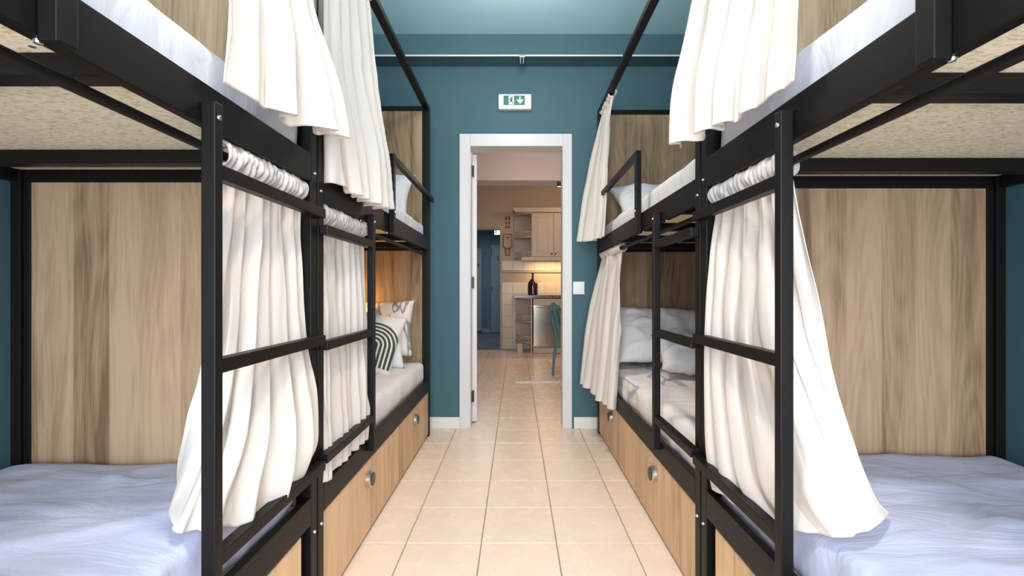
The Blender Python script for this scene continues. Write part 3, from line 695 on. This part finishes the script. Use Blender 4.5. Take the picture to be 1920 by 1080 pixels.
# hallway
struct('floor_hall', [((-1.6, KY+0.0, -0.08), (0.2, 13.0, -0.001))], M['hallfloor'])
struct('wall_hall_back', [((-1.6, 11.6, 0), (0.2, 11.7, 2.75))], M['hall'])
struct('wall_hall_left', [((-1.7, KY+0.12, 0), (-1.6, 11.6, 2.75))], M['hall'])
struct('wall_hall_right', [((0.2, KY+0.12, 0), (0.3, 11.6, 2.75))], M['hall'])
struct('ceiling_hall', [((-1.7, KY+0.12, 2.75), (0.3, 11.7, 2.85))], M['hall'])
def farbox(name, x0, y0, x1, y1, Y, th, m, parent=None, bev=0.0):
    a = px(x0, y1, Y); b = px(x1, y0, Y)
    return box(name, (a[0], Y, a[1]), (b[0], Y+th, b[1]), m, parent, bev)
d2 = empty('door_2', (-0.5, 11.5, 0), kind='structure')
farbox('door_leaf', 921, 459, 939, 623, 11.56, 0.04, M['halldoor'], d2)
farbox('door_frame', 918, 453, 921, 624, 11.54, 0.06, M['hall'], d2); farbox('door_frame', 921, 453, 941, 459, 11.54, 0.06, M['hall'], d2)
hd = farbox('door_handle', 932.5, 480, 934.5, 488, 11.53, 0.03, M['dark'], d2)
farbox('hinge', 921, 466, 922.5, 480, 11.55, 0.01, M['dark'], d2); farbox('hinge', 921, 538, 922.5, 546, 11.55, 0.01, M['dark'], d2)
d3 = empty('door_3', (-0.95, 11.5, 0), kind='structure')
farbox('door_leaf', 880, 472, 900.5, 620, 11.50, 0.04, M['beige'], d3); farbox('door_frame', 900.5, 466, 903, 620, 11.49, 0.06, M['halldoor'], d3)
farbox('door_frame', 880, 466, 900.5, 472, 11.49, 0.06, M['halldoor'], d3)
farbox('door_handle', 896, 494, 898, 500, 11.47, 0.03, M['dark'], d3)
struct('baseboard_hall', [((px(903.5,0,11.58)[0], 11.585, 0), (px(918,0,11.58)[0], 11.6, 0.10))], M['halldoor'])
hs = empty('hall_exit_sign', (px(932, 0, 8.6)[0], 8.6, 2.2), 'small lit exit sign seen through the far blue hallway opening', 'sign')
farbox('sign_box', 926.5, 429.5, 938, 440.5, 9.0, 0.04, M['plastic'], hs); farbox('sign_face', 927.5, 430.5, 937, 439.5, 8.995, 0.005, M['signglow'], hs)
farbox('arrow', 934, 434, 936, 436, 8.99, 0.004, M['green'], hs); farbox('figure', 929, 432, 931, 438, 8.99, 0.004, M['green'], hs)
sl = tube('sign_bracket', [(px(932,0,9.02)[0], 9.02, px(0,430,9.02)[1]), (px(932,0,9.02)[0], 9.02, 2.5), (px(932,0,9.02)[0], 9.02, 2.75)], 0.006, M['plastic'], hs)
for xx, yy, zz, lb in ((0.3, 4.7, 2.60, 'unseen lamp added in the kitchen, in front of the beam'), (1.0, 6.9, 2.55, 'unseen lamp added in the kitchen, behind the beam')):  # unseen fixtures added around the kitchen fill lights
    lm = empty('added_lamp', (xx, yy, KZ), lb, 'lamp')
    lathe('lamp_base', [(0, 0), (0.06, 0), (0.055, -0.025), (0, -0.03)], (xx, yy, KZ), M['white'], lm)
    tube('lamp_stem', [(xx, yy, KZ-0.02), (xx, yy, (KZ+zz)/2), (xx, yy, zz+0.13)], 0.008, M['white'], lm)
    lathe('bulb', [(0.0, -0.03), (0.022, -0.022), (0.03, 0.0), (0.022, 0.025), (0.014, 0.06), (0.014, 0.135), (0, 0.135)], (xx, yy, zz), M['lamp'], lm)
# small square panels on the kitchen wall and the fire blanket
for i, (ya, yb, lb) in enumerate(((406, 412.5, 'topmost small dark red square notice on the kitchen wall'), (415.5, 421, 'middle small dark red notice, between two others on the kitchen wall'), (424, 427.5, 'lowest and thinnest small dark red notice on the kitchen wall'))):
    r_ = empty('wall_notice', (px(952,0,KY)[0], KY, px(0,(ya+yb)/2,KY)[1]), lb, 'sign')
    farbox('plate', 947.5, ya, 956, yb, KY-0.008, 0.008, M['red'], r_); farbox('symbol', 950.5, ya+1, 953, yb-1, KY-0.011, 0.003, M['beige'], r_)
fb = empty('fire_blanket', (px(952,0,KY)[0], KY, 1.9), 'beige fire blanket pouch with dark red edge and two straps on the kitchen wall', 'fire blanket')
def pp(l, Y=KY): return [px(a, b, Y) for a, b in l]
prism('pouch_edge', pp([(943.5,439),(960,439),(960.5,462),(957,467),(947,467),(943,462)]), KY-0.02, 0.02, M['red'], fb)
prism('pouch', pp([(945,440.5),(958.5,440.5),(959,461.5),(956,465),(948,465),(944.5,461.5)]), KY-0.026, 0.007, M['beige'], fb)
prism('strap', pp([(946.5,466),(949,466),(950.5,480),(948.5,480)]), KY-0.016, 0.012, M['red'], fb)
prism('strap', pp([(954.5,466),(957,466),(955.5,480),(953.5,480)]), KY-0.016, 0.012, M['red'], fb)
prism('printed_mark', pp([(948,444),(955.5,444),(955.5,446),(952.5,446),(952.5,450),(951,450),(951,446),(948,446)]), KY-0.0275, 0.002, M['red'], fb)
# wall cabinet
def rail_gallery(parent, x0, x1, y, z):
    g = box('gallery_rail', (x0, y, z+0.085), (x1, y+0.012, z+0.097), M['kcab'], parent)
    n = 6
    for i in range(n):
        xx = x0+(x1-x0)*(i+0.5)/n
        lathe('spindle', [(0.003, 0), (0.006, 0.02), (0.004, 0.04), (0.006, 0.06), (0.003, 0.085)], (xx, y+0.006, z), M['kcab'], g, 'Z', 8)
wc = empty('wall_cabinet', (0.6, 8.0, 1.63), 'cream wall cabinet with two panel doors above the worktop', 'cabinet')
FY = 7.86
zb_, zt = px(0, 482, FY)[1], px(0, 398, FY)[1]
xs = px(996, 0, FY)[0]
multibox('carcass', [((xs, FY+0.022, zb_), (1.05, KY-0.012, zt))], M['kcab'], wc)
for x0_, x1_, kx in ((997.5, 1036.5, 1034.5), (1038.5, 1078, 1041.5)):
    a = px(x0_, 481, FY); b = px(x1_, 400, FY)
    dr = box('cabinet_door', (a[0], FY, a[1]), (b[0], FY+0.02, b[1]), M['kcab'], wc, 0.004)
    fr = 0.065
    multibox('door_moulding', [((a[0]+fr, FY-0.006, a[1]+fr), (a[0]+fr+0.014, FY, b[1]-fr)), ((b[0]-fr-0.014, FY-0.006, a[1]+fr), (b[0]-fr, FY, b[1]-fr)), ((a[0]+fr, FY-0.006, a[1]+fr), (b[0]-fr, FY, a[1]+fr+0.014)), ((a[0]+fr, FY-0.006, b[1]-fr-0.014), (b[0]-fr, FY, b[1]-fr))], M['kcab'], dr)
    box('raised_panel', (a[0]+fr+0.034, FY-0.008, a[1]+fr+0.034), (b[0]-fr-0.034, FY, b[1]-fr-0.034), M['kcab'], dr, 0.003)
    kz = px(0, 476, FY)
    lathe('knob', [(0.006, 0), (0.006, 0.012), (0.016, 0.02), (0.012, 0.03), (0, 0.032)], (px(kx, 0, FY)[0], FY, kz[1]), M['dark'], dr, 'Y', 14, -1)
cor = prism('cornice', [(px(966,0,FY)[0], zt+0.001), (1.08, zt+0.001), (1.10, zt+0.075), (px(961,0,FY)[0], zt+0.075), (px(963,0,FY)[0], zt+0.04)], FY-0.04, KY-0.012-FY+0.04, M['kcab'], wc)
box('pelmet', (px(978,0,FY)[0], FY-0.01, zb_-0.06), (1.05, FY+0.015, zb_), M['kcab'], wc, 0.004)
es = empty('open_end_shelf', (0.1, 8.0, 1.63), 'cream open end shelf with little gallery rails beside the wall cabinet', 'shelf')
xa = px(964, 0, FY)[0]
box('back_panel', (xa, KY-0.022, zb_), (xs-0.002, KY-0.012, zt), M['kmould'], es)
def qshelf(z, x0, x1, y0, y1, parent, th=0.02, name='shelf'):
    # shelf board with a rounded free corner (front left)
    o = Vector((x1, y1, z)); bm = bmesh.new(); pts = [(x1, y1), (x0, y1)] + [(x1-(x1-x0)*math.cos(t), y1-(y1-y0)*math.sin(t)) for t in [PI/2*i/10 for i in range(1, 10)]] + [(x1, y0)]
    bo = [bm.verts.new((p[0]-o.x, p[1]-o.y, 0)) for p in pts]; to = [bm.verts.new((p[0]-o.x, p[1]-o.y, th)) for p in pts]
    bm.faces.new(bo); bm.faces.new(to[::-1])
    for i in range(len(pts)): j = (i+1) % len(pts); bm.faces.new((bo[i], to[i], to[j], bo[j]))
    bmesh.ops.recalc_face_normals(bm, faces=bm.faces); me = bpy.data.meshes.new(name); bm.to_mesh(me); bm.free()
    return link(name, me, M['kcab'], parent, o)
def qgallery(z, x0, x1, y0, y1, parent):
    pts = [(x1-(x1-x0)*0.94*math.cos(t), y1-(y1-y0)*0.94*math.sin(t), z+0.085) for t in [PI/2*(0.12+0.88*i/10) for i in range(11)]]
    g = tube('gallery_rail', pts, 0.010, M['kcab'], parent, 8)
    for i in range(1, 11, 1):
        p = pts[i]
        lathe('spindle', [(0.004, 0), (0.009, 0.02), (0.005, 0.04), (0.009, 0.06), (0.004, 0.085)], (p[0], p[1], z), M['kcab'], g, 'Z', 8)
for y_, gal in ((482, 1), (443, 1), (399.5, 0)):
    z = px(0, y_, FY)[1]-0.0
    qshelf(z-0.018 if gal else zt-0.02, xa, xs-0.002, FY, KY-0.024, es)
    if gal: qgallery(z+0.002, xa, xs-0.002, FY, KY-0.024, es)
# base units
BY = 7.66
wt = multibox('worktop', [((px(963,0,BY)[0], BY-0.03, 0.935), (1.9, KY-0.012, 0.985))], M['granite'], None, 0.004); tag(wt, 'brown stone kitchen worktop with the bottle on it', 'worktop')
bs = empty('base_end_shelf', (0.12, 7.9, 0), 'cream open end shelf unit under the worktop left of the dishwasher', 'shelf')
xa, xb = px(966,0,BY)[0], px(997.5,0,BY)[0]
box('back_panel', (xa, KY-0.024, 0.10), (xb, KY-0.013, 0.933), M['kcab'], bs); box('side_panel', (xb-0.02, BY+0.0, 0.0), (xb, KY-0.025, 0.933), M['kcab'], bs)
for z in (0.915, px(0,604,BY)[1], px(0,644,BY)[1]):
    qshelf(z, xa, xb-0.021, BY, KY-0.026, bs, 0.018)
    if z < 0.9: qgallery(z+0.02, xa, xb-0.021, BY, KY-0.026, bs)
box('plinth_block', (px(970,0,BY)[0], BY+0.10, 0), (px(980,0,BY)[0], BY+0.2, px(0,645,BY)[1]-0.002), M['kcab'], bs)
dw = empty('dishwasher', (0.57, 7.9, 0), 'steel fronted dishwasher under the worktop behind the teal chair', 'dishwasher')
xa, xb = px(1000,0,BY)[0], px(1000,0,BY)[0]+0.59
box('body', (xa, BY+0.03, 0.11), (xb, KY-0.03, 0.925), M['inox'], dw)
box('door_front', (xa, BY-0.005, 0.13), (xb, BY+0.029, 0.80), M['inox'], dw, 0.006)
box('control_panel', (xa, BY-0.003, 0.81), (xb, BY+0.029, 0.925), M['kcab'], dw, 0.004)
tube('handle', [(xa+0.03, BY-0.03, 0.785), (xa+0.29, BY-0.034, 0.785), (xb-0.03, BY-0.03, 0.785)], 0.011, M['inox'], dw)
box('kick_plate', (xa, BY+0.02, 0.005), (xb, BY+0.05, 0.10), M['kcab'], dw)
bc = empty('base_cabinet', (1.5, 7.9, 0), 'cream base cabinet right of the dishwasher', 'cabinet')
box('body', (xb+0.01, BY+0.02, 0), (1.88, KY-0.03, 0.93), M['kcab'], bc); box('cabinet_door', (xb+0.02, BY, 0.12), (1.86, BY+0.02, 0.92), M['kcab'], bc, 0.003)
bx = (px(999,0,7.9)[0], 7.9, 0.985)
bt = empty('wine_bottle', bx, 'large dark wine bottle standing on the worktop', 'bottle')
lathe('bottle_body', [(0, 0), (0.075, 0), (0.088, 0.012), (0.088, 0.17), (0.082, 0.21), (0.05, 0.255), (0.022, 0.285), (0.018, 0.31), (0.018, 0.355), (0, 0.355)], bx, M['bottle'], bt)
lathe('foil_cap', [(0.0, 0.385), (0.019, 0.383), (0.021, 0.375), (0.021, 0.356), (0.0, 0.356)], bx, M['dark'], bt)
# spot lamp under the kitchen beam
sx = px(1048.5,0,6.1)[0]
sp = empty('spot_lamp', (sx, 6.1, 2.51), 'small black cylinder spot lamp under the kitchen beam', 'lamp')
lathe('lamp_housing', [(0, 0), (0.028, 0), (0.028, -0.06), (0.024, -0.06)], (sx, 6.1, 2.51), M['dark'], sp)
lathe('lamp_lens', [(0, -0.05), (0.024, -0.05), (0.022, -0.058), (0, -0.061)], (sx, 6.1, 2.51), M['lamp'], sp)
# white floor strip
fs = tag(box('floor_strip', (px(967,0,5.24)[0], 5.22, 0.0005), (0.95, 5.27, 0.012), M['plastic'], None, 0.003), 'thin white strip lying across the kitchen floor tiles', 'floor strip')
# teal metal chair, side on, back towards the left
ch = empty('metal_chair', (0.68, 5.75, 0), 'teal metal cafe chair in the kitchen partly behind the door frame', 'chair')
bm = bmesh.new(); bmesh.ops.create_cube(bm, size=1, matrix=Matrix.Diagonal((0.36, 0.36, 0.02, 1)))
bmesh.ops.bevel(bm, geom=[e_ for e_ in bm.edges if abs(e_.verts[0].co.z-e_.verts[1].co.z) > 0.01], offset=0.06, segments=5, affect='EDGES')
me = bpy.data.meshes.new('seat'); bm.to_mesh(me); bm.free(); link('seat', me, M['chair'], ch, (0.68, 5.75, 0.455))
def foot(sx_, sy_):
    return [(0.68+sx_*0.155, 5.75+sy_*0.155, 0.445), (0.68+sx_*0.18, 5.75+sy_*0.18, 0.22), (0.68+sx_*(0.21 if sx_ > 0 else 0.19), 5.75+sy_*0.21, 0.005)]
for a in (-1, 1):
    for b in (-1, 1):
        tube('leg', foot(a, b), lambda t: 0.024-0.010*t, M['chair'], ch, 8)
hoop = []
for t in [i/16 for i in range(17)]:
    an = PI*t; yy = 5.75-0.165*math.cos(an); hh = math.sin(an)**0.45
    hoop.append((0.53-0.11*hh, yy, 0.455+0.445*hh))
tube('back_hoop', hoop, 0.013, M['chair'], ch, 10)
prism_pts = []
for i, yo in enumerate((-0.035, 0.035)):
    tube('back_slat', [(0.525, 5.75+yo, 0.46), (0.47, 5.75+yo, 0.66), (0.422, 5.75+yo*0.9, 0.893)], 0.010, M['chair'], ch, 8)
tube('leg_brace', [(0.51, 5.58, 0.27), (0.68, 5.57, 0.28), (0.85, 5.58, 0.27)], 0.007, M['chair'], ch, 8)
tube('leg_brace', [(0.51, 5.92, 0.27), (0.68, 5.93, 0.28), (0.85, 5.92, 0.27)], 0.007, M['chair'], ch, 8)

# turn the chair about its seat so that the back hoop is seen as a loop
ch.rotation_euler = (0, 0, math.radians(-24)); ch.location.x += 0.03
